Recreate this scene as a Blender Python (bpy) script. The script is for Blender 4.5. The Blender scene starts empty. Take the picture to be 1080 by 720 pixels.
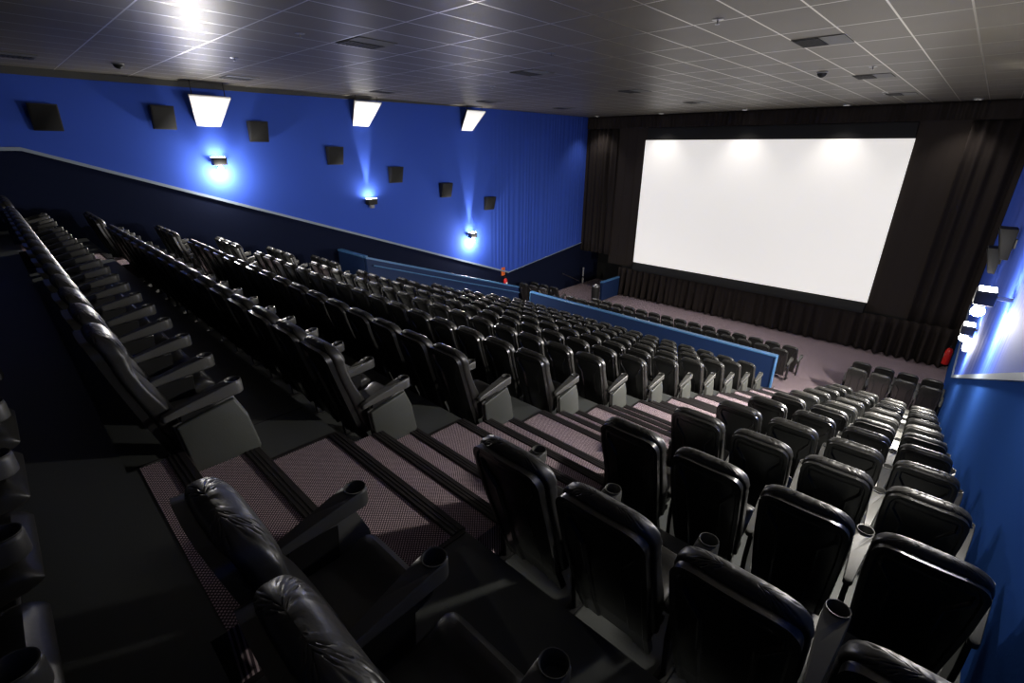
import bpy, bmesh, math, random
from mathutils import Vector, Matrix
random.seed(4)
PI = math.pi
scene = bpy.context.scene
COL = scene.collection

# ------------------------------------------------------------ measurements (metres, camera at the origin)
P, RZ = 1.2769, .4314          # row pitch, row rise
Y0, F0 = .1612, -2.08          # first full row: back position, floor level
D = 22.2                       # screen wall
XL, XR = -15.54, .656          # side walls
H = 1.535                      # ceiling
YB = -3.0                      # rear wall
FLOOR = -7.1                   # flat floor in front
def rowY(i): return -.86 if i < 0 else Y0 + i*P
def rowF(i): return -1.77 if i < 0 else F0 - i*RZ
ORD = ['first','second','third','fourth','fifth','sixth','seventh','eighth','ninth','tenth','eleventh','twelfth','thirteenth','fourteenth','fifteenth','sixteenth']

# ------------------------------------------------------------ materials
def mat(name, col, rough=.5, metal=0, spec=.5, emit=None, estr=0, bump=None, sheen=0):
    m = bpy.data.materials.new(name); m.use_nodes = True
    nt = m.node_tree; b = nt.nodes['Principled BSDF']
    b.inputs['Base Color'].default_value = (*col, 1)
    b.inputs['Roughness'].default_value = rough
    b.inputs['Metallic'].default_value = metal
    b.inputs['Specular IOR Level'].default_value = spec
    if sheen: b.inputs['Sheen Weight'].default_value = sheen
    if emit:
        b.inputs['Emission Color'].default_value = (*emit, 1)
        b.inputs['Emission Strength'].default_value = estr
    if bump:
        sc, st, ds = bump
        tc = nt.nodes.new('ShaderNodeTexCoord'); n = nt.nodes.new('ShaderNodeTexNoise')
        n.inputs['Scale'].default_value = sc; n.inputs['Detail'].default_value = 4
        bp = nt.nodes.new('ShaderNodeBump'); bp.inputs['Strength'].default_value = st; bp.inputs['Distance'].default_value = ds
        nt.links.new(tc.outputs['Object'], n.inputs['Vector']); nt.links.new(n.outputs['Fac'], bp.inputs['Height'])
        nt.links.new(bp.outputs['Normal'], b.inputs['Normal'])
    return m
def mixnode(nt, fac, a, b):
    n = nt.nodes.new('ShaderNodeMix'); n.data_type = 'RGBA'
    nt.links.new(fac, n.inputs['Factor'])
    for sock, v in ((n.inputs[6], a), (n.inputs[7], b)):
        if isinstance(v, tuple): sock.default_value = (*v, 1)
        else: nt.links.new(v, sock)
    return n.outputs[2]
def M(nt, op, a, b=None, c=None):
    n = nt.nodes.new('ShaderNodeMath'); n.operation = op
    for s, v in zip(n.inputs, (a, b, c)):
        if v is None: continue
        if isinstance(v, (int, float)): s.default_value = v
        else: nt.links.new(v, s)
    return n.outputs[0]

leather = mat('black_leather', (.024,.0235,.022), .38, spec=.6, bump=(60,.2,.003))
shellm = mat('black_shell_plastic', (.011,.011,.0105), .28, spec=.7, bump=(200,.1,.001))
armm = mat('charcoal_armrest', (.085,.085,.08), .40, spec=.6, bump=(120,.15,.001))
cupm = mat('charcoal_cup', (.085,.085,.08), .38, spec=.6)
panelm = mat('grey_panel_vinyl', (.050,.054,.047), .50, spec=.5, bump=(90,.3,.002))
basem = mat('black_steel', (.012,.012,.012), .4, spec=.4)
vinyl = mat('grey_vinyl_floor', (.072,.077,.074), .45, spec=.5, bump=(14,.15,.004))
nosem = mat('black_rubber_nosing', (.022,.019,.020), .5, spec=.4)
trimm = mat('pale_blue_trim', (.22,.27,.34), .6)
navy_shaded = mat('navy_shaded_wall_cloth', (.006,.009,.026), .9, spec=.08, bump=(50,.3,.004))  # lower left wall gets little light; that shade is put into this darker colour
blue = mat('blue_wall_cloth', (.040,.090,.46), .8, spec=.06, bump=(35,.25,.004))
lowblue = mat('lower_blue_wall_cloth', (.024,.075,.28), .95, spec=.0, bump=(35,.25,.004))
barm = mat('barrier_blue', (.010,.026,.085), .6, spec=.2, bump=(50,.2,.003))
capm = mat('barrier_cap_blue', (.06,.17,.36), .4)
clothm = mat('black_drape', (.024,.019,.017), .9, spec=.15, bump=(80,.3,.003))
maskm = mat('dark_brown_masking', (.034,.027,.023), .85, spec=.15, bump=(60,.2,.002))
skirtm = mat('black_skirt_drape', (.022,.017,.015), .9, spec=.15)
blackm = mat('matt_black', (.006,.006,.006), .8)
spkm = mat('speaker_grille', (.010,.010,.010), .8, spec=.2, bump=(300,.4,.002))
whitem = mat('white_reflector', (.85,.85,.84), .6)
redm = mat('extinguisher_red', (.55,.015,.01), .3)
orangem = mat('orange_sign', (.75,.16,.02), .5)
steelm = mat('brushed_metal', (.45,.45,.46), .3, metal=1)
sideblk = mat('fixture_black', (.012,.012,.012), .6, spec=.3)
cornm = mat('cornice_grey', (.05,.05,.048), .7)
lampm = mat('lamp_glow', (1,1,1), .5, emit=(1,.97,.92), estr=120)
downm = mat('downlight_glow', (1,1,1), .5, emit=(1,.96,.9), estr=9)
greyp = mat('grey_plastic', (.25,.25,.25), .5)
ventd = mat('vent_dark', (.012,.012,.012), .6)
ventl = mat('vent_grey', (.10,.10,.095), .55)

# carpet
carpet = mat('mauve_dotted_carpet', (.1,.08,.09), .95, spec=.1)
nt = carpet.node_tree; B = nt.nodes['Principled BSDF']
tc = nt.nodes.new('ShaderNodeTexCoord'); sx = nt.nodes.new('ShaderNodeSeparateXYZ'); nt.links.new(tc.outputs['Object'], sx.inputs[0])
k = 2*PI/.020
a = M(nt,'SINE',M(nt,'MULTIPLY',sx.outputs[0],k)); b_ = M(nt,'SINE',M(nt,'MULTIPLY',sx.outputs[1],k))
dot = M(nt,'MULTIPLY',a,b_); f = M(nt,'GREATER_THAN',dot,.26)
nz = nt.nodes.new('ShaderNodeTexNoise'); nz.inputs['Scale'].default_value = 30; nt.links.new(tc.outputs['Object'], nz.inputs['Vector'])
c1 = mixnode(nt, f, (.075,.055,.064), (.92,.73,.78))
c2 = mixnode(nt, M(nt,'MULTIPLY',nz.outputs['Fac'],.5), c1, (.16,.12,.14))
nt.links.new(c2, B.inputs['Base Color'])
# ceiling tiles with a metal grid
ceilm = mat('ceiling_tiles', (.16,.155,.145), .45, spec=.16)
nt = ceilm.node_tree; B = nt.nodes['Principled BSDF']
tc = nt.nodes.new('ShaderNodeTexCoord'); sx = nt.nodes.new('ShaderNodeSeparateXYZ'); nt.links.new(tc.outputs['Object'], sx.inputs[0])
def gridline(src, pitch, off, w):
    fr = M(nt,'FRACT',M(nt,'DIVIDE',M(nt,'ADD',src,-off+100*pitch),pitch))
    d = M(nt,'MULTIPLY',M(nt,'ABSOLUTE',M(nt,'SUBTRACT',fr,.5)),pitch)
    return M(nt,'GREATER_THAN',d,pitch/2-w/2)
gx = gridline(sx.outputs[0], .68, -1.32, .022); gy = gridline(sx.outputs[1], 1.31, 1.76, .022)
g = M(nt,'MAXIMUM',gx,gy)
nz = nt.nodes.new('ShaderNodeTexNoise'); nz.inputs['Scale'].default_value = 1.2; nz.inputs['Detail'].default_value = 3
nt.links.new(tc.outputs['Object'], nz.inputs['Vector'])
n2 = nt.nodes.new('ShaderNodeTexNoise'); n2.inputs['Scale'].default_value = 90; n2.inputs['Detail'].default_value = 4
nt.links.new(tc.outputs['Object'], n2.inputs['Vector'])
tile = mixnode(nt, nz.outputs['Fac'], (.118,.107,.086), (.165,.150,.121))
nt.links.new(mixnode(nt, g, tile, (.68,.65,.58)), B.inputs['Base Color'])
nt.links.new(M(nt,'MULTIPLY',g,.85), B.inputs['Metallic'])
nt.links.new(M(nt,'SUBTRACT',.42,M(nt,'MULTIPLY',g,.10)), B.inputs['Roughness'])
bp = nt.nodes.new('ShaderNodeBump'); bp.inputs['Strength'].default_value = .25; bp.inputs['Distance'].default_value = .004
nt.links.new(n2.outputs['Fac'], bp.inputs['Height']); nt.links.new(bp.outputs['Normal'], B.inputs['Normal'])
# cinema screen; its emission stands in for light thrown onto the cloth
screenm = mat('screen_white', (.8,.79,.77), .9, emit=(1,.96,.905), estr=.62)

# ------------------------------------------------------------ mesh helpers
def link(name, me, m, parent=None, smooth=True, loc=None):
    o = bpy.data.objects.new(name, me); COL.objects.link(o)
    if m is not None and not me.materials: me.materials.append(m)
    if smooth:
        for p in me.polygons: p.use_smooth = True
        try: me.set_sharp_from_angle(angle=math.radians(38))
        except Exception: pass
    if parent: o.parent = parent
    if loc: o.location = loc
    return o
def obj(name, bm, m, parent=None, smooth=True, loc=None):
    bmesh.ops.recalc_face_normals(bm, faces=bm.faces)
    me = bpy.data.meshes.new(name); bm.to_mesh(me); bm.free()
    return link(name, me, m, parent, smooth, loc)
def add_box(bm, a, b, bev=0, seg=2):
    (x0,y0,z0),(x1,y1,z1) = a, b
    vs = [bm.verts.new(p) for p in [(x0,y0,z0),(x1,y0,z0),(x1,y1,z0),(x0,y1,z0),(x0,y0,z1),(x1,y0,z1),(x1,y1,z1),(x0,y1,z1)]]
    fs = [bm.faces.new([vs[i] for i in q]) for q in [(0,3,2,1),(4,5,6,7),(0,1,5,4),(1,2,6,5),(2,3,7,6),(3,0,4,7)]]
    if bev:
        es = list({e for f_ in fs for e in f_.edges})
        bmesh.ops.bevel(bm, geom=es, offset=bev, segments=seg, affect='EDGES', profile=.5)
def add_prism(bm, pts, axis, a, b, bev=0, seg=2):
    """polygon pts in the two other axes (in xyz order), extruded along axis from a to b"""
    def mk(p, t):
        return {'x':(t,p[0],p[1]),'y':(p[0],t,p[1]),'z':(p[0],p[1],t)}[axis]
    v0 = [bm.verts.new(mk(p,a)) for p in pts]; v1 = [bm.verts.new(mk(p,b)) for p in pts]
    n = len(pts); fs = [bm.faces.new(v0), bm.faces.new(v1[::-1])]
    for i in range(n): fs.append(bm.faces.new((v0[i], v1[i], v1[(i+1)%n], v0[(i+1)%n])))
    if bev:
        es = list({e for f_ in fs for e in f_.edges})
        bmesh.ops.bevel(bm, geom=es, offset=bev, segments=seg, affect='EDGES', profile=.5)
def add_loft(bm, rings, cap=True):
    vr = [[bm.verts.new(p) for p in r] for r in rings]
    n = len(rings[0])
    for a, b in zip(vr, vr[1:]):
        for i in range(n): bm.faces.new((a[i], a[(i+1)%n], b[(i+1)%n], b[i]))
    if cap: bm.faces.new(vr[0][::-1]); bm.faces.new(vr[-1])
    return vr
def add_tube(bm, p0, p1, r, n=12, r1=None):
    p0, p1 = Vector(p0), Vector(p1); d = (p1-p0).normalized()
    u = d.orthogonal().normalized(); w = d.cross(u); r1 = r if r1 is None else r1
    add_loft(bm, [[p+ (u*math.cos(t)+w*math.sin(t))*q for t in [2*PI*i/n for i in range(n)]] for p, q in ((p0,r),(p1,r1))])
def add_lathe(bm, prof, c=(0,0,0), n=24, axis='z'):
    rings = []
    for r, h in prof:
        ring = []
        for i in range(n):
            t = 2*PI*i/n
            q = (r*math.cos(t), r*math.sin(t), h) if axis == 'z' else (h, r*math.cos(t), r*math.sin(t))
            ring.append(Vector(q)+Vector(c))
        rings.append(ring)
    add_loft(bm, rings)
def tag(o, label=None, cat=None, group=None, kind=None):
    if label: o['label'] = label
    if cat: o['category'] = cat
    if group: o['group'] = group
    if kind: o['kind'] = kind
    return o
def empty(name, loc, label, cat, group=None, rz=0):
    o = bpy.data.objects.new(name, None); COL.objects.link(o); o.empty_display_size = .1
    o.location = loc; o.rotation_euler = (0,0,rz)
    return tag(o, label, cat, group)
def struct(o, label=None):
    o['kind'] = 'structure'
    if label: o['label'] = label
    return o
def bx(name, a, b, m, parent=None, bev=0, seg=2, smooth=True):
    bm = bmesh.new(); add_box(bm, a, b, bev, seg); return obj(name, bm, m, parent, smooth)

# ============================================================ SEAT MESHES (local: origin on floor, +y towards the screen)
HT = 1.115
def halfw(z, w0=.246, rc=.15, top=HT):
    w = w0 - .018*max(0,(.75-z)/.45)
    zz = z-(top-rc)
    if zz > 0: w = w - rc*1.05*(1-max(0, 1-(zz/rc)**2.3)**(1/2.3))
    return w
def backc(z):      # y of the rear face of the cushion
    t = (z-.28)/(HT-.28)
    if t < 0: return .235+(.28-z)*.42
    return .235*(1-t)**1.15
def thick(z):
    t = (z-.28)/(HT-.28)
    head = .040*math.exp(-((t-.86)/.13)**2); lum = .055*math.exp(-((t-.30)/.22)**2)
    return .098 + head + lum
def make_backrest_mesh():
    bm = bmesh.new(); n = 136; rings = []
    zs = [.28,.285,.30,.34,.40,.46,.52,.58,.64,.70,.75,.80,.84,.87,.90,.93,.96,.985,1.01,1.03,1.05,1.068,1.083,1.095,1.104,1.110,1.1135,HT]
    for z in zs:
        w = halfw(z); T = thick(z); y0 = backc(z)
        e = 1.0
        d = HT-z
        if d < .055: e = math.sqrt(max(.0004, 1-((.055-d)/.055)**2))
        d2 = z-.28
        if d2 < .03: e = math.sqrt(max(.02, 1-((.03-d2)/.03)**2))
        cy = y0+T/2; ring = []
        for i in range(n):
            t = 2*PI*i/n; c, s = math.cos(t), math.sin(t)
            x = w*math.copysign(abs(c)**.55, c); yy = math.copysign(abs(s)**.62, s)*T/2*e
            # quilted channels around the headrest edge
            zc = HT-.15; X0 = .085; ax = abs(x)
            qx = max(0, ax-X0); qz = z-zc; rr = math.hypot(qx, max(0,qz))
            if qz <= 0: arc = X0+.15*PI/2-qz
            elif ax <= X0: arc = ax
            else: arc = X0+.15*math.atan2(qx, qz)
            th = math.atan2(qx, max(qz,1e-4))
            mask = min(1, max(0,(z-.84)/.06))*min(1, max(0,(rr-.03)/.06))
            ph = abs(math.sin(PI*(arc/.050+.5)))
            gr = .0070*mask*max(0, 1-ph/.30)**1.1
            shrink = 1-gr/(T/2)
            dz = -gr*.9*max(0,math.cos(th))
            # side bolsters
            bol = .018*min(1,(abs(x)/.24)**4)*(1 if s > 0 else 0)*e*(1-mask*.6)
            sxx = 1 - gr*.9*abs(math.sin(th))/ .25
            ring.append((x*sxx, cy+yy*shrink+bol, z+dz))
        rings.append(ring)
    add_loft(bm, rings)
    bmesh.ops.recalc_face_normals(bm, faces=bm.faces)
    me = bpy.data.meshes.new('backrest'); bm.to_mesh(me); bm.free(); return me
def shell_h(x, z):  # relief of the moulded shell, positive = towards the rear
    h = 0
    ax = abs(x)
    # raised rim
    w = halfw(z,.230,.13,1.078)
    rim = min(w-ax, 1.078-z)
    if rim < .022: h += .010
    elif rim < .030: h += .010*(1-(rim-.022)/.008)
    # V shaped crease narrowing into a lower panel
    if z > .80: a = .105+(min(z,.93)-.80)/.13*.075
    else: a = .105
    d = a-ax
    top = 1.0-z
    d = min(d, top)
    if d > 0: h -= .016*min(1, d/.010)
    if z > .55: h += .006*math.exp(-(d/.005)**2)
    return h
def make_shell_mesh():
    bm = bmesh.new(); NX, NZ = 96, 110; z0, z1 = .115, 1.078
    grid = []
    for j in range(NZ+1):
        z = z0+(z1-z0)*j/NZ; w = halfw(z,.232,.10,z1); row = []
        for i in range(NX+1):
            x = -w + 2*w*i/NX
            y = backc(z) - .012 - shell_h(x, z) - .012*(1-(x/.232)**2)
            row.append(bm.verts.new((x, y, z)))
        grid.append(row)
    for j in range(NZ):
        for i in range(NX):
            bm.faces.new((grid[j][i],grid[j][i+1],grid[j+1][i+1],grid[j+1][i]))
    edge = [v for v in grid[0]]+[grid[j][NX] for j in range(1,NZ+1)]+[grid[NZ][i] for i in range(NX-1,-1,-1)]+[grid[j][0] for j in range(NZ-1,0,-1)]
    inner = [bm.verts.new((v.co.x*.99, v.co.y+.045, v.co.z)) for v in edge]
    n = len(edge)
    for i in range(n): bm.faces.new((edge[i], edge[(i+1)%n], inner[(i+1)%n], inner[i]))
    bmesh.ops.recalc_face_normals(bm, faces=bm.faces)
    me = bpy.data.meshes.new('back_shell'); bm.to_mesh(me); bm.free(); return me
def make_cushion_mesh():
    bm = bmesh.new(); rings = []; n = 40
    ys = [.235,.24,.26,.30,.36,.42,.48,.53,.575,.61,.635,.65,.658,.66]
    for y in ys:
        e = 1
        if y > .59: e = math.sqrt(max(.003, 1-((y-.59)/.0705)**2))
        if y < .26: e = math.sqrt(max(.05, 1-((.26-y)/.026)**2))
        top = .455+.045*math.exp(-((y-.60)/.07)**2); bot = .355 + .02*max(0,(y-.5)/.16)
        cz = (top+bot)/2; hz = (top-bot)/2*e; w = .222*(.94+.06*e); ring = []
        for i in range(n):
            t = 2*PI*i/n; c, s = math.cos(t), math.sin(t)
            ring.append((w*math.copysign(abs(c)**.45,c), y, cz+hz*math.copysign(abs(s)**.6,s)))
        rings.append(ring)
    add_loft(bm, rings)
    bmesh.ops.recalc_face_normals(bm, faces=bm.faces)
    me = bpy.data.meshes.new('seat_cushion'); bm.to_mesh(me); bm.free(); return me
def make_arm_mesh():
    # padded bar widening and rising to a round front end with the opening for the cup
    bm = bmesh.new(); CY, RO = .622, .051
    plan = []
    N = 14
    for i in range(N+1): t = PI*i/N; plan.append((RO*math.cos(t), CY+RO*math.sin(t)))         # front half circle, right to left
    for y, w in ((.58,.0505),(.53,.048),(.47,.044),(.40,.038),(.33,.032),(.27,.028)): plan.append((-w,y))
    for i in range(9): t = PI+PI*i/8; plan.append((.025*math.cos(t), .225+.022*math.sin(t)))
    for y, w in ((.27,.028),(.33,.032),(.40,.038),(.47,.044),(.53,.048),(.58,.0505)): plan.append((w,y))
    def ztop(y): t = max(0,min(1,(y-.20)/.40)); return .575+.107*t**.9
    def zbot(y): t = max(0,min(1,(y-.20)/.40)); return ztop(y)-(.040+.046*t)
    cen = [(0, min(max(y,.24),CY)) for x, y in plan]
    def loop(inset, fz):
        out = []
        for (x,y),(cx,cy) in zip(plan, cen):
            d = math.hypot(x-cx,y-cy); k_ = (d-inset)/d
            X, Y = cx+(x-cx)*k_, cy+(y-cy)*k_
            out.append(bm.verts.new((X,Y,fz(y))))
        return out
    L = [loop(.010,lambda y: zbot(y)), loop(.001,lambda y: zbot(y)+.008), loop(0,lambda y: zbot(y)+.014),
         loop(0,lambda y: ztop(y)-.012), loop(.0015,lambda y: ztop(y)-.005), loop(.0045,lambda y: ztop(y))]
    n = len(plan)
    for p_, q_ in zip(L, L[1:]):
        for i in range(n): bm.faces.new((p_[i],p_[(i+1)%n],q_[(i+1)%n],q_[i]))
    bm.faces.new(L[0][::-1])
    hole = [bm.verts.new((.0455*math.cos(2*PI*i/28), CY+.0455*math.sin(2*PI*i/28), ztop(CY+.0455*math.sin(2*PI*i/28)))) for i in range(28)]
    he = [bm.edges.new((hole[i],hole[(i+1)%28])) for i in range(28)]
    te = [bm.edges.get((L[-1][i],L[-1][(i+1)%n])) for i in range(n)]
    bmesh.ops.triangle_fill(bm, use_beauty=True, edges=he+te)
    low = [bm.verts.new((v.co.x*.97, CY+(v.co.y-CY)*.97, .603)) for v in hole]
    for i in range(28): bm.faces.new((hole[i],hole[(i+1)%28],low[(i+1)%28],low[i]))
    bm.faces.new(low)
    bmesh.ops.recalc_face_normals(bm, faces=bm.faces)
    me = bpy.data.meshes.new('armrest'); bm.to_mesh(me); bm.free(); return me
def make_cup_mesh():
    bm = bmesh.new()
    pr = [(.001,.605),(.040,.605),(.0425,.612),(.0440,.68),(.0475,.685),(.0478,.689),(.0445,.6885),(.0425,.684),(.0405,.615),(.001,.611)]
    add_lathe(bm, pr, (0,.622,0), 28)
    bmesh.ops.recalc_face_normals(bm, faces=bm.faces)
    me = bpy.data.meshes.new('cup_holder'); bm.to_mesh(me); bm.free(); return me
def make_support_mesh():
    bm = bmesh.new()
    add_prism(bm, [(.30,.02),(.46,.02),(.50,.30),(.52,.56),(.30,.56),(.27,.30)], 'x', -.016, .016, .004, 1)
    add_box(bm, (-.035,.25,0), (.035,.52,.022), .005, 1)
    bmesh.ops.recalc_face_normals(bm, faces=bm.faces)
    me = bpy.data.meshes.new('side_support'); bm.to_mesh(me); bm.free(); return me
def make_frame_mesh():
    bm = bmesh.new()
    add_box(bm, (-.225,.30,.30), (.225,.36,.345), .006, 1)
    add_box(bm, (-.20,.26,.31), (.20,.58,.352), .01, 1)
    add_box(bm, (-.215,.215,.27), (-.185,.29,.55), .004, 1); add_box(bm, (.185,.215,.27), (.215,.29,.55), .004, 1)
    bmesh.ops.recalc_face_normals(bm, faces=bm.faces)
    me = bpy.data.meshes.new('seat_frame'); bm.to_mesh(me); bm.free(); return me
PANEL = [(.30,.14),(.66,.10),(.70,.17),(.66,.42),(.60,.575),(.26,.50)]
def make_panel_mesh():
    bm = bmesh.new(); add_prism(bm, PANEL, 'x', -.018, .022, .014, 3)
    bmesh.ops.recalc_face_normals(bm, faces=bm.faces)
    me = bpy.data.meshes.new('end_panel'); bm.to_mesh(me); bm.free(); return me
def make_piping_mesh():
    bm = bmesh.new()
    c = (sum(p[0] for p in PANEL)/6, sum(p[1] for p in PANEL)/6)
    pts = [(c[0]+(p[0]-c[0])*1.045, c[1]+(p[1]-c[1])*1.045) for p in PANEL]
    add_prism(bm, pts, 'x', -.026, -.006, .006, 2)
    bmesh.ops.recalc_face_normals(bm, faces=bm.faces)
    me = bpy.data.meshes.new('panel_backing'); bm.to_mesh(me); bm.free(); return me
ME = {}
for nme, fn, m in (('backrest',make_backrest_mesh,leather),('back_shell',make_shell_mesh,shellm),('seat_cushion',make_cushion_mesh,leather),
                   ('armrest',make_arm_mesh,armm),('cup_holder',make_cup_mesh,cupm),('side_support',make_support_mesh,basem),
                   ('seat_frame',make_frame_mesh,basem),('end_panel',make_panel_mesh,panelm),('panel_backing',make_piping_mesh,armm)):
    me = fn(); me.materials.append(m); ME[nme] = me
    for p in me.polygons: p.use_smooth = True
    me.set_sharp_from_angle(angle=math.radians(40 if nme != 'back_shell' else 24))
PITCH = .563
def part(name, parent, loc=(0,0,0), sx=1):
    o = bpy.data.objects.new(name, ME[name]); COL.objects.link(o); o.parent = parent; o.location = loc
    if sx != 1: o.scale = (sx,1,1)
    return o
def arm_set(seat, x, panel=0):
    part('side_support', seat, (x,0,0))
    a_ = part('armrest', seat, (x,0,0)); part('cup_holder', a_)
    if panel:
        p_ = part('end_panel', seat, (x+panel*.022,0,0), panel); b = part('panel_backing', p_)
        p_['label'] = 'grey padded end panel below the armrest'
SEATCAT = 'cinema seat'
def seat(x, y, z, label, group, last=False, panel_l=False, panel_r=False):
    s = empty('cinema_chair', (x,y,z), label, SEATCAT, group)
    part('backrest', s); sh = part('back_shell', s); part('seat_cushion', s); part('seat_frame', s)
    arm_set(s, -PITCH/2, -1 if panel_l else 0)
    if last: arm_set(s, PITCH/2, 1 if panel_r else 0)
    return s

# ---- middle block : 16 columns, 11 rows
def rowname(i, n):
    if i == 0: return 'nearest row'
    if i == n-1: return 'frontmost row'
    return ORD[i]+' row down'
XM = -3.502
for i in range(11):
    for k_ in range(16):
        pos = 'at the right aisle' if k_ == 0 else ('at the left aisle' if k_ == 15 else ORD[k_]+' from right aisle')
        seat(XM-k_*.562, rowY(i), rowF(i), 'black leather seat %s, middle block, %s' % (pos, rowname(i,11)),
             'seats of the middle block', last=(k_ == 0), panel_l=(k_ == 15), panel_r=(k_ == 0))
# ---- right block : 4 columns, 12 rows
XRB = -1.405
wallpos = ['at the aisle','second from the aisle','third from the aisle','against the blue wall']
for i in range(12):
    for k_ in range(4):
        seat(XRB+k_*.565, rowY(i), rowF(i), 'black leather seat %s, right block, %s' % (wallpos[k_], rowname(i,12)),
             'seats of the right block', last=(k_ == 3), panel_l=(k_ == 0))
# rearmost row, only its cup holders reach into the left edge of the photo
for k_ in range(5):
    seat(-1.02-k_*.575, rowY(-1), rowF(-1), 'rearmost black seat at lower left photo edge, cup holder %s' % ['in the bottom corner, nearest','second up from the corner','third up from the corner','fourth up from the corner','fifth up, furthest along'][k_],
         'seats of the rearmost row', last=False)
# ---- left block : 3 columns, 6 rows
leftpos = ['at the left aisle','in the middle','next to the left wall']
for i in range(6):
    for k_ in range(3):
        seat(-13.52-k_*.60, rowY(i), rowF(i), 'black leather seat %s, far left block, %s' % (leftpos[k_], rowname(i,6)),
             'seats of the far left block', last=(k_ == 0), panel_r=(k_ == 0))
# ---- front rows beyond the blue barrier
FY = [16.35-.0, 17.35]; FZ = [-7.02, -7.2]
for r_, n in ((0,16),(1,15)):
    for k_ in range(n):
        pos = 'rightmost' if k_ == 0 else ORD[k_]+' from right'
        seat((-3.50 if r_ == 0 else -3.42)-k_*.562, FY[r_], FZ[r_], 'black seat beyond the blue barrier, %s, %s' % ('row behind the barrier' if r_ == 0 else 'row nearest the screen', pos),
             'seats beyond the blue barrier', last=(k_ == 0))
for r_ in range(2):
    for k_ in range(4):
        seat(-1.36+k_*.565, FY[r_]-(.12 if r_ == 0 else .25), FZ[r_]+(.02 if r_==0 else .12), 'black seat on the front floor by the right wall, %s, %s' % (('rear row','front row')[r_], ['leftmost','second from left','third from left','rightmost'][k_]),
             'front seats by the right wall', last=(k_ == 3))
    for k_ in range(3):
        seat(-13.75-k_*.60-.15*r_, FY[r_]+.25, FZ[r_]-.02, 'black seat on the front floor by the left wall, %s, %s' % (('rear row','front row')[r_], ['nearest the barrier','middle one','nearest the wall'][k_]),
             'front seats by the left wall', last=(k_ == 0))

# ============================================================ FLOORS AND STAIRS
def profile_mesh(name, prof, x0, x1, base, m):
    """stepped solid: prof is a list of (y,z) along the top"""
    bm = bmesh.new(); pts = prof+[(prof[-1][0],base),(prof[0][0],base)]
    add_prism(bm, pts, 'x', x0, x1)
    return struct(obj(name, bm, m, smooth=False))
plat = [(YB,rowF(-1))]
for i in range(0,12):
    plat += [(rowY(i)-.02,rowF(i-1)),(rowY(i)-.02,rowF(i))]
plat_end = rowY(12)-.02
AX0, AX1 = -3.20, -1.715
LX0, LX1 = -13.20, -12.25
mid = list(plat)+[(15.0,rowF(11))]
profile_mesh('floor_middle_platforms', mid, LX1, AX0, FLOOR-.2, vinyl)
profile_mesh('floor_right_platforms', plat+[(plat_end,rowF(11))], AX1, XR, FLOOR-.2, vinyl)
lp = [(YB,rowF(-1))]
for i in range(0,6): lp += [(rowY(i)-.02,rowF(i-1)),(rowY(i)-.02,rowF(i))]
profile_mesh('floor_left_platforms', lp+[(7.80,rowF(5))], XL, LX0, FLOOR-.2, vinyl)
for q_, (xa_, xb_) in enumerate(((AX0,AX1),(LX0,LX1))):
    profile_mesh('floor_rear_walkway', [(YB,rowF(-1)),(.20,rowF(-1))], xa_, xb_, FLOOR-.2, vinyl)
def stairs(name, x0, x1, i1, tail):
    st = [(.20,rowF(-1)+.004)]; noses = []
    prev = rowF(-1)
    for i in range(0, i1+1):
        y = rowY(i)-.02
        for q, dy in (enumerate((0,.36,.72)) if i else enumerate((.28,.69))):
            z = rowF(i-1)-RZ*(q+1)/3 if i else rowF(-1)+(rowF(0)-rowF(-1))*(q+1)/2
            st += [(y+dy, prev),(y+dy, z)]; noses.append((y+dy, prev)); prev = z
    if tail: st += tail(prev)
    s = profile_mesh(name, st, x0, x1, FLOOR-.2, carpet)
    bm = bmesh.new()
    w = x1-x0
    # rubber nosing: ribbed tread and a lip over the riser
    add_box(bm, (0,-.085,0), (w,.012,.010), .002, 1)
    for r_ in range(3): add_box(bm, (.002,-.078+.026*r_,.010), (w-.002,-.066+.026*r_,.0135))
    add_box(bm, (0,0,-.045), (w,.012,.0))
    bmesh.ops.recalc_face_normals(bm, faces=bm.faces)
    me = bpy.data.meshes.new('step_nosing'); bm.to_mesh(me); bm.free(); me.materials.append(nosem)
    for y, z in noses:
        if y > 15.3: continue
        o = bpy.data.objects.new('step_nosing', me); COL.objects.link(o); o.location = (x0,y,z); o.parent = s
    return s
def tail_r(prev): return [(plat_end-.1,prev),(plat_end-.1,FLOOR+.02)]
stairs('floor_right_aisle_stairs', AX0, AX1, 11, tail_r)
stairs('floor_left_aisle_stairs', LX0, LX1, 11, lambda p: [(15.3,p),(15.3,FLOOR+.02)])
# metal strips where the vinyl row floors meet the aisle
bm = bmesh.new()
for i in range(0,12):
    for xx in (AX0-.03, AX1):
        add_box(bm, (xx,rowY(i),rowF(i)), (xx+.03,rowY(i+1)-.03,rowF(i)+.006))
    for xx in (AX0-.60,):
        add_box(bm, (xx,rowY(i)+.03,rowF(i)), (xx+.008,rowY(i+1)-.03,rowF(i)+.003))
struct(obj('trim_aisle_edges', bm, nosem, smooth=False))
# front floor with a gentle fall, extends under the entrance passage
bm = bmesh.new()
ys = [(YB,FLOOR),(15.0,FLOOR),(15.8,FLOOR+.06),(17.6,FLOOR-.08),(20,FLOOR-.03),(D+1.6,FLOOR)]
add_prism(bm, ys+[(D+1.6,FLOOR-.3),(YB,FLOOR-.3)], 'x', XL-.3, XR+.1)
floor = struct(obj('floor', bm, carpet, smooth=False))

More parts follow.
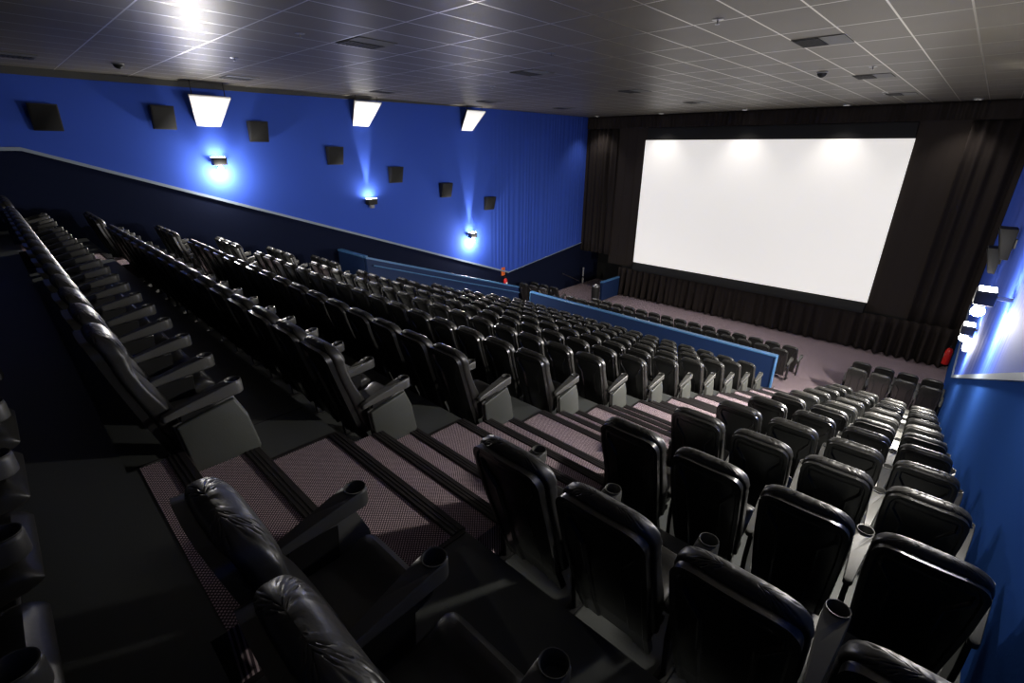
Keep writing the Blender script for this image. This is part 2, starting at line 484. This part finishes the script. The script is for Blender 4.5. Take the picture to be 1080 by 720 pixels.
# ============================================================ WALLS
TRIM = [(YB,-.076),(.80,-.076),(16.2,-5.43),(D,-4.72)]
def trimz(y):
    for (a,za),(b,zb) in zip(TRIM,TRIM[1:]):
        if y <= b: return za+(zb-za)*(y-a)/(b-a)
    return TRIM[-1][1]
def wall_side(side, x, sgn, mlow, fold0, amp):
    # lower part with thickness
    bm = bmesh.new(); pts = [(y,z) for y,z in TRIM]+[(D+1.8,-4.72),(D+1.8,FLOOR-.3),(YB,FLOOR-.3)]
    add_prism(bm, pts, 'x', x, x-sgn*.2)
    low = struct(obj('wall_%s' % side, bm, mlow, smooth=False))
    # upper part, cloth with vertical folds towards the screen
    bm = bmesh.new(); cols = []; y = YB
    rnd = random.Random(7); ph = 0
    while y < D+.02:
        f_ = max(0, min(1,(y-fold0)/1.5))
        ph += (.9+.9*math.sin(y*1.7)**2) if f_ > 0 else 0
        dx = amp*f_*(math.sin(ph*.55)*.6+math.sin(ph*.23+1)*.4)
        cols.append((y, x+sgn*(.004+abs(amp)*f_+dx))); y += (.03 if y > fold0-.1 else .5)
    cols.append((D+.02, x+sgn*.01))
    vb = [bm.verts.new((xx,yy,trimz(yy))) for yy,xx in cols]; vt = [bm.verts.new((xx,yy,H+.05)) for yy,xx in cols]
    ob = [bm.verts.new((x-sgn*.2,yy,trimz(yy))) for yy,xx in cols]; ot = [bm.verts.new((x-sgn*.2,yy,H+.05)) for yy,xx in cols]
    for i in range(len(cols)-1):
        bm.faces.new((vb[i],vb[i+1],vt[i+1],vt[i])); bm.faces.new((ob[i],ot[i],ot[i+1],ob[i+1]))
    up = struct(obj('wall_%s_upper' % side, bm, blue))
    # pale trim between the two
    bm = bmesh.new()
    for (a,za),(b,zb) in zip(TRIM,TRIM[1:]):
        hgt = .075 if b < 16.3 else .03
        add_prism(bm, [(a,za-hgt/2),(b,zb-hgt/2),(b,zb+hgt/2),(a,za+hgt/2)], 'x', x+sgn*.0, x+sgn*.05)
    struct(obj('trim_%s' % side, bm, trimm, smooth=False))
wall_side('left', XL, 1, navy_shaded, 14.6, .012)
wall_side('right', XR, -1, lowblue, 7.5, .008)
struct(bx('wall_back', (XL-.2,YB-.2,FLOOR-.3), (XR+.2,YB,H+.1), navy_shaded))
# ceiling
bm = bmesh.new(); add_box(bm, (XL-.2,YB-.2,H), (XR+.2,D+.3,H+.2)); struct(obj('ceiling', bm, ceilm, smooth=False))
# dark cornice along the left wall
bm = bmesh.new(); add_prism(bm, [(YB,H-.17),(6,H-.12),(14,H-.02),(14,H),(YB,H)], 'x', XL, XL+.08); struct(obj('trim_ceiling_left', bm, cornm, smooth=False))
# screen wall with the doorway at its left end
bm = bmesh.new()
add_box(bm, (-12.95,D,FLOOR-.3), (XR+.2,D+.2,H+.1)); add_box(bm, (XL-.2,D,-5.05), (-12.95,D+.2,H+.1))
struct(obj('wall_front', bm, blackm, smooth=False))
bm = bmesh.new(); add_box(bm, (XL-.2,D+1.6,FLOOR-.3), (-12.7,D+1.8,-4.9)); add_box(bm, (-12.95,D+.2,FLOOR-.3), (-12.75,D+1.6,-4.9)); add_box(bm,(XL-.2,D+.2,-5.05),(-12.75,D+1.8,-4.9))
struct(obj('wall_passage', bm, blackm, smooth=False))

# ============================================================ SCREEN AND DRAPES
SX0, SX1, SZ0, SZ1 = -12.17, -2.17, -5.29, .455
SY = D-.26
sc = empty('cinema_screen', ((SX0+SX1)/2, SY, SZ0), 'large white cinema screen framed by black drapes', 'screen')
bm = bmesh.new(); W2 = (SX1-SX0)/2
add_box(bm, (-W2,0,0), (W2,.03,SZ1-SZ0)); obj('screen_surface', bm, screenm, sc, False)
bm = bmesh.new(); add_box(bm, (-W2+.3,.03,.3), (W2-.3,.2,SZ1-SZ0-.3)); obj('screen_frame', bm, blackm, sc, False)
def drape(name, x0, x1, z0, z1, y, amp, wl, m, label, cat, seed, gather=0, hem=0, step=.02, thick_=.012):
    rnd = random.Random(seed); bm = bmesh.new(); n = int((x1-x0)/step)
    ks = [(rnd.uniform(.75,1.3), rnd.uniform(0,6.28)) for _ in range(4)]
    levels = [0,.1,.3,.55,.8,1]
    L = []
    for t in levels:
        ring = []
        for i in range(n+1):
            x = x0+(x1-x0)*i/n
            w = sum(math.sin(2*PI*x/wl*k_+p_+.6*math.sin(x*2.1*k_)) for k_,p_ in ks)/4*1.7
            a = amp*(1-gather*t)
            ring.append((x+.015*math.sin(x*9+t*2)*(1-t), y-a*(.6+w*.8), z0+(z1-z0)*t - (hem*abs(math.sin(x*3.1)) if t == 0 else 0)))
        L.append([bm.verts.new(p) for p in ring])
    for a, b in zip(L, L[1:]):
        for i in range(n): bm.faces.new((a[i],a[i+1],b[i+1],b[i]))
    o = obj(name, bm, m)
    sol = o.modifiers.new('thickness','SOLIDIFY'); sol.thickness = thick_; sol.offset = 1
    return tag(o, label, cat)
drape('valance_curtain', XL+.02, XR-.02, .98, H-.01, D-.25, .05, .22, clothm, 'black pleated valance along the ceiling above the white screen', 'curtain', 1)
drape('folded_curtain', XL+.03, -13.7, -5.15, .965, D-.16, .09, .34, clothm, 'black folded side curtain left of the screen beside blue wall', 'curtain', 2)
drape('folded_curtain', -.85, XR-.03, -5.75, .965, D-.14, .11, .36, clothm, 'black heavily folded side curtain right of the screen beside blue wall', 'curtain', 3)
drape('stage_skirt', -12.93, XR-.06, FLOOR+.03, -5.66, D-.30, .17, .36, skirtm, 'long gathered black drape hanging below the screen to the carpet', 'curtain', 5, gather=.65)
# flat masking cloths either side, above and below
def masking(name, x0, x1, z0, z1, label, y=D-.13):
    bm = bmesh.new(); add_box(bm, (x0,y,z0), (x1,y+.03,z1), .004, 1)
    for q in range(1,3):
        xx = x0+(x1-x0)*q/3; add_box(bm, (xx-.006,y-.006,z0), (xx+.006,y,z1))
    return tag(obj(name, bm, maskm, smooth=False), label, 'masking cloth')
masking('masking_cloth', -13.75, SX0+.02, -5.6, 1.0, 'flat dark brown masking cloth left of the white screen')
masking('masking_cloth', SX1-.02, -.8, -5.64, 1.0, 'flat dark brown masking cloth right of the white screen')
bm = bmesh.new(); add_box(bm, (SX0+.03,D-.20,SZ1-.05), (SX1-.03,D-.12,.97), .01, 1); tag(obj('masking_cloth', bm, blackm), 'black masking strip directly above the white screen', 'masking cloth')
bm = bmesh.new(); add_prism(bm, [(D-.40,-5.68),(D-.1,-5.68),(D-.1,SZ0+.02),(D-.28,SZ0-.05),(D-.40,-5.58)], 'x', SX0+.03, SX1-.03, .01, 1); tag(obj('stage_ledge', bm, blackm), 'black ledge between white screen and the gathered skirt drape', 'ledge')

# ============================================================ BARRIERS
def barrier(name, pts_bottom_top, axis, a, b, label, loc_parts=None):
    return None
b1 = empty('barrier_wall', (-8.2,15.06,FLOOR), 'long blue barrier wall with pale blue cap behind the middle block', 'barrier')
def par(o, p):   # parent keeping world placement
    o.parent = p; o.location = -Vector(p.location); return o
par(bx('panel', (-13.05,15.0,FLOOR), (-3.27,15.12,-5.71), barm, bev=.006, seg=1), b1)
bm = bmesh.new(); add_box(bm, (-13.09,14.98,-5.71), (-3.23,15.14,-5.655), .008, 1); par(obj('top_cap', bm, capm), b1)
bm = bmesh.new(); add_box(bm, (-3.27,14.98,-6.9), (-3.23,15.14,-5.71), .006, 1); par(obj('end_cap', bm, capm), b1)
bm = bmesh.new(); add_box(bm, (-13.09,14.98,-6.9), (-13.05,15.14,-5.71), .006, 1); par(obj('end_cap', bm, capm), b1)
# sloping barrier down the left passage
b2 = empty('barrier_wall', (-13.8,11.4,FLOOR), 'dark blue sloping barrier wall with handrail down the left passage', 'barrier')
sl = [(7.82,-3.20),(15.0,-5.57)]
bm = bmesh.new(); add_prism(bm, [(7.82,FLOOR),(15.0,FLOOR),(15.0,-5.62),(7.82,-3.26)], 'x', -13.87, -13.75)
par(obj('panel', bm, barm, smooth=False), b2)
bm = bmesh.new(); add_prism(bm, [(7.80,-3.26),(15.02,-5.62),(15.02,-5.56),(7.80,-3.20)], 'x', -13.89, -13.73); par(obj('top_cap', bm, capm, smooth=False), b2)
bm = bmesh.new(); add_tube(bm, (-13.66,8.0,-3.50), (-13.66,14.95,-5.80), .022)
for t in (0.02,.33,.66,.97):
    yy = 8.0+6.95*t; zz = -3.50-2.30*t; add_tube(bm, (-13.75,yy,zz-.05), (-13.66,yy,zz), .010, 8)
par(obj('handrail', bm, capm), b2)
b3 = empty('barrier_wall', (-14.7,7.85,FLOOR), 'short bright blue barrier wall closing the left seats off beside the wall', 'barrier')
par(bx('panel', (XL,7.80,FLOOR), (-13.87,7.92,-3.26), barm), b3)
bm = bmesh.new(); add_box(bm, (XL,7.78,-3.26), (-13.87,7.94,-3.20), .006, 1); par(obj('top_cap', bm, capm), b3)
b4 = empty('barrier_wall', (-12.75,21,FLOOR), 'low blue partition wall by the doorway left of the skirt drape', 'barrier')
par(bx('panel', (-12.86,20.12,FLOOR), (-12.74,D-.5,-6.18), barm), b4)
bm = bmesh.new(); add_box(bm, (-12.88,20.10,-6.18), (-12.72,D-.5,-6.12), .006, 1); par(obj('top_cap', bm, capm), b4)

# ============================================================ WALL LAMPS, REFLECTORS, SPEAKERS
def reflector(x, y, sgn, label, dz=0):
    t = empty('light_reflector', (x,y,H+dz), label, 'light reflector', 'white reflectors above the wall lamps')
    dx = sgn*.60
    # slanted white board, narrow at the wall and wide at the ceiling
    def board(a, b, c, d, off):
        return [Vector(p)+Vector((off*sgn,0,0)) for p in (a,b,c,d)]
    A = [(0.01*sgn,-.30,-1.03),(0.01*sgn,.27,-1.03),(dx,.46,-.36),(dx,-.50,-.36)]
    bm = bmesh.new()
    v0 = [bm.verts.new(p) for p in A]; v1 = [bm.verts.new((p[0]-.0*sgn,p[1],p[2]+.03)) for p in A]
    bm.faces.new(v0); bm.faces.new(v1[::-1])
    for i in range(4): bm.faces.new((v0[i],v1[i],v1[(i+1)%4],v0[(i+1)%4]))
    obj('reflector_board', bm, whitem, t, False)
    for s_, ylo, yhi in ((-1,-.30,-.50),(1,.27,.46)):
        bm = bmesh.new()
        pts = [(0.03*sgn,ylo,-1.0),(dx*1.01,yhi,-.36),(dx*.94,yhi,-.30),(0.03*sgn,ylo,-.75)]
        a_ = [bm.verts.new(p) for p in pts]; b_2 = [bm.verts.new((p[0],p[1]+s_*.012,p[2])) for p in pts]
        bm.faces.new(a_); bm.faces.new(b_2[::-1])
        for i in range(4): bm.faces.new((a_[i],b_2[i],b_2[(i+1)%4],a_[(i+1)%4]))
        obj('side_cheek', bm, sideblk, t, False)
    bm = bmesh.new()
    for yy in (-.40,.36): add_tube(bm, (dx*.82,yy,-.40), (dx*.82,yy,H-t.location.z), .012, 8)
    add_box(bm, (min(dx*.80,dx*.85),-.44,-.36), (max(dx*.80,dx*.85),.40,-.31))
    obj('hanger', bm, sideblk, t)
    return t
def addlight(kind, name, loc, power, col, **kw):
    l = bpy.data.lights.new(name, kind); l.energy = power; l.color = col
    for a_, v_ in kw.items():
        if a_ != 'rot': setattr(l, a_, v_)
    o = bpy.data.objects.new(name, l); COL.objects.link(o); o.location = loc
    if 'rot' in kw: o.rotation_euler = kw['rot']
    return o
def aim(o, target):
    o.rotation_euler = (Vector(target)-o.location).to_track_quat('-Z','Y').to_euler()
def wall_lamp(x, y, z, sgn, bulb, label, power=600, uppower=500, off=0, glow=0):
    t = empty('wall_lamp', (x,y,z), label, 'wall lamp', 'flood lamps on the side walls')
    xw = x; x = x+sgn*off; t.location = (x,y,z)
    xa, xb = sorted((sgn*.08, sgn*.30))
    bm = bmesh.new(); add_box(bm, (xa,-.17,.02), (xb,.17,.22), .015, 2); obj('housing', bm, sideblk, t)
    xa, xb = sorted((sgn*.10, sgn*.28))
    bm = bmesh.new(); add_box(bm, (xa,-.15,.218), (xb,.15,.228)); obj('upper_lens', bm, lampm, t, False)
    bm = bmesh.new(); add_box(bm, (min(-off*sgn,sgn*.09),-.03,.09), (max(-off*sgn,sgn*.09),.03,.14), .008, 1); obj('wall_bracket', bm, greyp, t)
    up = addlight('SPOT', 'uplight', (x+sgn*.11,y,z+.27), uppower, (1,.97,.92), spot_size=math.radians(26), spot_blend=.6, shadow_soft_size=.05)
    aim(up, (xw+sgn*.16,y,H-.7))
    if bulb:
        bm = bmesh.new(); bmesh.ops.create_uvsphere(bm, u_segments=20, v_segments=12, radius=.075); bmesh.ops.translate(bm, verts=bm.verts, vec=(sgn*.21,0,-.10))
        obj('bulb', bm, lampm, t)
        bm = bmesh.new(); add_lathe(bm, [(.05,.02),(.06,-.02),(.045,-.04)], (sgn*.21,0,0)); obj('lamp_neck', bm, greyp, t)
        addlight('POINT', 'lamp_glow', (x+sgn*.34,y,z-.20), glow or power*.22, (1,.95,.87), shadow_soft_size=.08)
        sp = addlight('SPOT', 'lamp_light', (x+sgn*.34,y,z-.16), power, (1,.94,.84), shadow_soft_size=.09, spot_size=math.radians(125), spot_blend=.5)
        aim(sp, (x+sgn*5,y-.6,z-3.9))
    else:
        bm = bmesh.new(); add_box(bm, (sgn*.19-.06,-.07,-.10), (sgn*.19+.06,.07,.02), .01, 1); obj('junction_box', bm, greyp, t)
    return t
LY = [4.62, 9.15, 13.80]; LZ = [-.48, -1.83, -3.50]
for k_, (y, z) in enumerate(zip(LY, LZ)):
    nm = ['nearest the rear','in the middle','nearest the screen'][k_]
    reflector(XL, y, 1, 'bright white slanted reflector on left wall, the one %s' % nm, .17 if k_ else 0)
    wall_lamp(XL, y, z, 1, k_ != 1, 'lamp on the blue left wall, %s' % ['glaring one near the rear','unlit below, middle one','glaring one nearest the screen'][k_], power=[700,0,900][k_], uppower=[160,900,1000][k_])
    reflector(XR, y, -1, 'white slanted reflector high on the right wall, the one %s' % nm)
for k_, (y, z, nm) in enumerate([(4.62,-.40,'rearmost one beyond the photo edge'),(9.15,-1.95,'larger glaring one'),(13.8,-3.62,'smaller glaring one nearer the screen')]):
    wall_lamp(XR, y, z, -1, True, 'lamp on the blue right wall, %s' % nm, glow=[60,260,220][k_], power=[330,1900,1500][k_], uppower=300, off=[0,.09,-.03][k_])
SPK = [(1.36,.57),(3.57,.67),(5.80,.41),(8.03,-.23),(10.25,-.87),(12.50,-1.50),(14.88,-2.16)]
def speaker(x, y, z, sgn, label, s=1):
    t = empty('wall_speaker', (x,y,z), label, 'speaker', 'surround speakers on the side walls')
    bm = bmesh.new(); h, w = .27*s, .25*s
    pts = [(0.05*sgn,-h),(.16*sgn,-h),(.30*sgn,h),(.05*sgn,h)]
    add_prism(bm, pts, 'y', -w, w, .012, 2); obj('cabinet', bm, sideblk, t)
    bm = bmesh.new(); pts = [(.160*sgn,-h+.025),(.178*sgn,-h+.025),(.312*sgn,h-.03),(.295*sgn,h-.03)]
    add_prism(bm, pts, 'y', -w+.02, w-.02, .006, 1); obj('grille', bm, spkm, t)
    bm = bmesh.new(); add_box(bm, (min(0,.07*sgn),-.06,-.08), (max(0,.07*sgn),.06,.08)); obj('bracket', bm, basem, t)
    return t
for k_, (y, z) in enumerate(SPK):
    speaker(XL, y, z, 1, 'square dark speaker on left blue wall, %s' % ['leftmost and nearest the rear','second from left','third from left, right of the first lamp glare','fourth from left','fifth from left, beside the middle lamp','sixth from left','rightmost, nearest the screen'][k_])
for k_ in (5,6):
    y, z = SPK[k_]; speaker(XR, y, z, -1, 'dark wedge shaped speaker on right blue wall, %s' % ['upper larger one','lower one above the lamp'][k_-5])

# ceiling fittings
for k_, (x, y) in enumerate([(-7.66,4.75),(-7.72,8.75),(-7.80,13.16),(-7.9,17.4),(-2.34,9.15),(-2.40,13.85),(-2.42,18.4),(-13.6,1.0),(-13.6,4.9),(-13.4,8.8),(-13.2,12.8),(-12.9,16.6)]):
    col_ = 'centre' if -9 < x < -6 else ('right' if x > -4 else 'left')
    yy = {'centre':[4.75,8.75,13.16,17.4],'right':[9.15,13.85,18.4],'left':[1.0,4.9,8.8,12.8,16.6]}[col_]
    t = empty('air_vent', (x,y,H), 'square dark ceiling air vent, %s line, %s from the rear' % (col_, ORD[yy.index(y)]), 'air vent', 'air vents in the ceiling')
    bm = bmesh.new(); add_box(bm, (-.34,-.34,-.012), (.34,.34,.0)); obj('frame', bm, ventl, t, False)
    bm = bmesh.new()
    for q in range(9): add_box(bm, (-.32,-.32+.071*q,-.022), (.02,-.285+.071*q,-.012))
    add_box(bm, (-.32,-.32,-.016), (.02,.32,-.012)); obj('grille', bm, ventd, t, False)
for k_, x in enumerate([-14.55,-11.2,-7.65,-4.27,-.88]):
    t = empty('downlight', (x,21.3,H), 'small round ceiling downlight before the screen, %s from left' % ORD[k_], 'ceiling light', 'downlights above the screen')
    bm = bmesh.new(); add_lathe(bm, [(.10,0),(.13,0),(.13,-.02),(.10,-.03),(.085,-.012)], n=24); obj('trim_ring', bm, greyp, t)
    bm = bmesh.new(); add_lathe(bm, [(.001,-.014),(.09,-.014),(.09,-.010),(.001,-.010)], n=20); obj('lens', bm, downm, t)
    l = addlight('SPOT', 'downlight_beam', (x,21.3,H-.06), 170, (1,.93,.86), spot_size=math.radians(95), spot_blend=.9, shadow_soft_size=.08)
    aim(l, (x,21.0,FLOOR))
for k_, (x, y, lab) in enumerate([(-13.3,2.53,'near the left wall'),(-10.76,3.85,'above the first lamp'),(-7.8,3.75,'near the rear centre vent'),(-6.0,7.3,'in the middle of the ceiling'),(-3.0,6.9,'ahead of right vent line'),(-3.1,12.6,'beside the second right vent'),(-2.2,12.4,'close to the second right vent'),(-2.7,17.6,'near the screen on the right'),(-10.1,9.9,'left of centre')]):
    t = empty('smoke_detector' if k_ in (0,5) else 'sprinkler_head', (x,y,H), 'tiny %s %s' % ('black ceiling camera dome' if k_ in (0,5) else 'metal ceiling sprinkler', lab), 'ceiling sensor' if k_ in (0,5) else 'sprinkler')
    bm = bmesh.new()
    if k_ in (0,5): add_lathe(bm, [(.09,0),(.09,-.03),(.07,-.07),(.03,-.095),(.001,-.1)], n=20); obj('dome', bm, sideblk, t)
    else: add_lathe(bm, [(.05,0),(.05,-.008),(.012,-.012),(.012,-.05),(.03,-.055),(.001,-.06)], n=16); obj('head', bm, steelm, t)
    if k_ in (0,5): bm = bmesh.new(); add_lathe(bm, [(.10,0),(.11,-.01),(.09,-.02)], n=20); obj('collar', bm, greyp, t)
    else: bm = bmesh.new(); add_lathe(bm, [(.07,0),(.07,-.005),(.05,-.01)], n=20); obj('escutcheon', bm, steelm, t)

# ============================================================ SMALL THINGS
def extinguisher(x, y, z, sgn, label, s=1):
    t = empty('fire_extinguisher', (x,y,z), label, 'fire extinguisher', 'fire extinguishers on the side walls')
    c = sgn*.13
    bm = bmesh.new(); add_lathe(bm, [(.001,0),(.08*s,.0),(.09*s,.02),(.09*s,.42*s),(.07*s,.48*s),(.03*s,.52*s),(.001,.52*s)], (c,0,0), 24); obj('cylinder', bm, redm, t)
    bm = bmesh.new(); add_lathe(bm, [(.028,.51*s),(.028,.56*s),(.001,.57*s)], (c,0,0), 12); add_box(bm, (c-.02,-.11,.56*s), (c+.02,.03,.60*s), .004, 1); obj('valve', bm, basem, t)
    bm = bmesh.new(); add_tube(bm, (c,.03,.55*s), (c,.12,.44*s), .012, 8); add_tube(bm, (c,.12,.44*s), (c,.115,.12*s), .014, 8, .02); obj('hose', bm, basem, t)
    bm = bmesh.new(); add_box(bm, (c+sgn*.08*s-.004,-.05,.2*s), (c+sgn*.09*s+.004,.05,.34*s), .002, 1); lb = obj('label_plate', bm, whitem, t); lb['label'] = 'pale printed plate'
    bm = bmesh.new(); add_box(bm, (min(0,sgn*.05),-.04,.3*s), (max(0,sgn*.05),.04,.4*s)); obj('wall_hook', bm, basem, t)
    return t
extinguisher(XL, 15.88, -6.16, 1, 'red fire extinguisher on the left wall below an orange sign')
extinguisher(XR, 21.35, -6.78, -1, 'red fire extinguisher on the right wall near the black curtain', 1.15)
t = empty('safety_sign', (XL+.02,15.83,-5.33), 'small orange upright sign on left wall above red fire extinguisher', 'sign')
bm = bmesh.new(); add_box(bm, (0,-.11,-.19), (.02,.11,.19), .004, 1); obj('plate', bm, orangem, t)
bm = bmesh.new(); add_box(bm, (.02,-.028,-.05), (.026,.028,.13), .004, 1); add_box(bm, (.02,-.028,-.14), (.026,.028,-.085), .004, 1); obj('symbol', bm, redm, t)
# bin by the doorway
t = empty('waste_bin', (-12.93,19.82,FLOOR-.03), 'black waste bin with metal top beside the low blue partition', 'bin')
bm = bmesh.new(); add_lathe(bm, [(.17,0),(.19,.02),(.205,.78),(.195,.82)], n=28); obj('body', bm, sideblk, t)
bm = bmesh.new(); add_lathe(bm, [(.205,.80),(.21,.83),(.19,.87),(.12,.875),(.11,.84),(.001,.84)], n=28); obj('rim', bm, steelm, t)
# light strip at the door edge
t = empty('door_edge_plate', (XL+.36,D-.32,-6.52), 'narrow pale upright strip at the edge of dark doorway', 'light strip')
bm = bmesh.new(); add_box(bm, (-.045,0,-.05), (.045,.03,.45), .008, 1); obj('upper_plate', bm, greyp, t)
bm = bmesh.new(); add_box(bm, (-.045,0,-.45), (.045,.03,-.12), .008, 1); obj('lower_plate', bm, greyp, t)
# hand rail on the left wall
t = empty('wall_handrail', (XL+.07,21.0,-6.5), 'thin sloping handrail on the dark lower left wall', 'handrail')
bm = bmesh.new(); add_tube(bm, (0,-.62,.30), (0,.95,-.40), .022, 10); obj('rail', bm, steelm, t)
for q in (-.5,.8):
    bm = bmesh.new(); zz = .30-.70*(q+.62)/1.57; add_tube(bm, (-.07,q,zz-.05), (0,q,zz-.01), .01, 8); obj('bracket', bm, steelm, t)
# small white box on the right wall
t = empty('emergency_light', (XR,14.35,-3.98), 'small white box on right wall beside the smaller glaring lamp', 'emergency light')
bm = bmesh.new(); add_box(bm, (-.11,-.10,-.17), (0,.10,.17), .012, 2); obj('casing', bm, greyp, t)
bm = bmesh.new(); add_box(bm, (-.125,-.07,-.13), (-.108,.07,.05), .006, 1); obj('lens', bm, whitem, t)

# ============================================================ CAMERA
f, pitch, yaw, roll = 505.0538, .3811, -.7552, .0088
cy_, sy_, cp, sp = math.cos(yaw), math.sin(yaw), math.cos(pitch), math.sin(pitch)
Fw = Vector((sy_*cp, cy_*cp, -sp)); Rr = Vector((cy_, -sy_, 0)); U = Rr.cross(Fw)
c_, s_ = math.cos(roll), math.sin(roll)
R2, U2 = c_*Rr+s_*U, -s_*Rr+c_*U
cam = bpy.data.cameras.new('camera'); co = bpy.data.objects.new('camera', cam); COL.objects.link(co)
co.matrix_world = Matrix(((R2.x,U2.x,-Fw.x,0),(R2.y,U2.y,-Fw.y,0),(R2.z,U2.z,-Fw.z,0),(0,0,0,1)))
cam.sensor_width = 36; cam.lens = f/1080*36; cam.clip_start = .02; cam.clip_end = 100
scene.camera = co

w = bpy.data.worlds.new('world'); scene.world = w; w.use_nodes = True
w.node_tree.nodes['Background'].inputs['Color'].default_value = (.0,.0,.0,1)
scene.view_settings.view_transform = 'Standard'; scene.view_settings.look = 'None'
scene.view_settings.exposure = 0; scene.view_settings.gamma = 1; scene.view_settings.use_curve_mapping = False
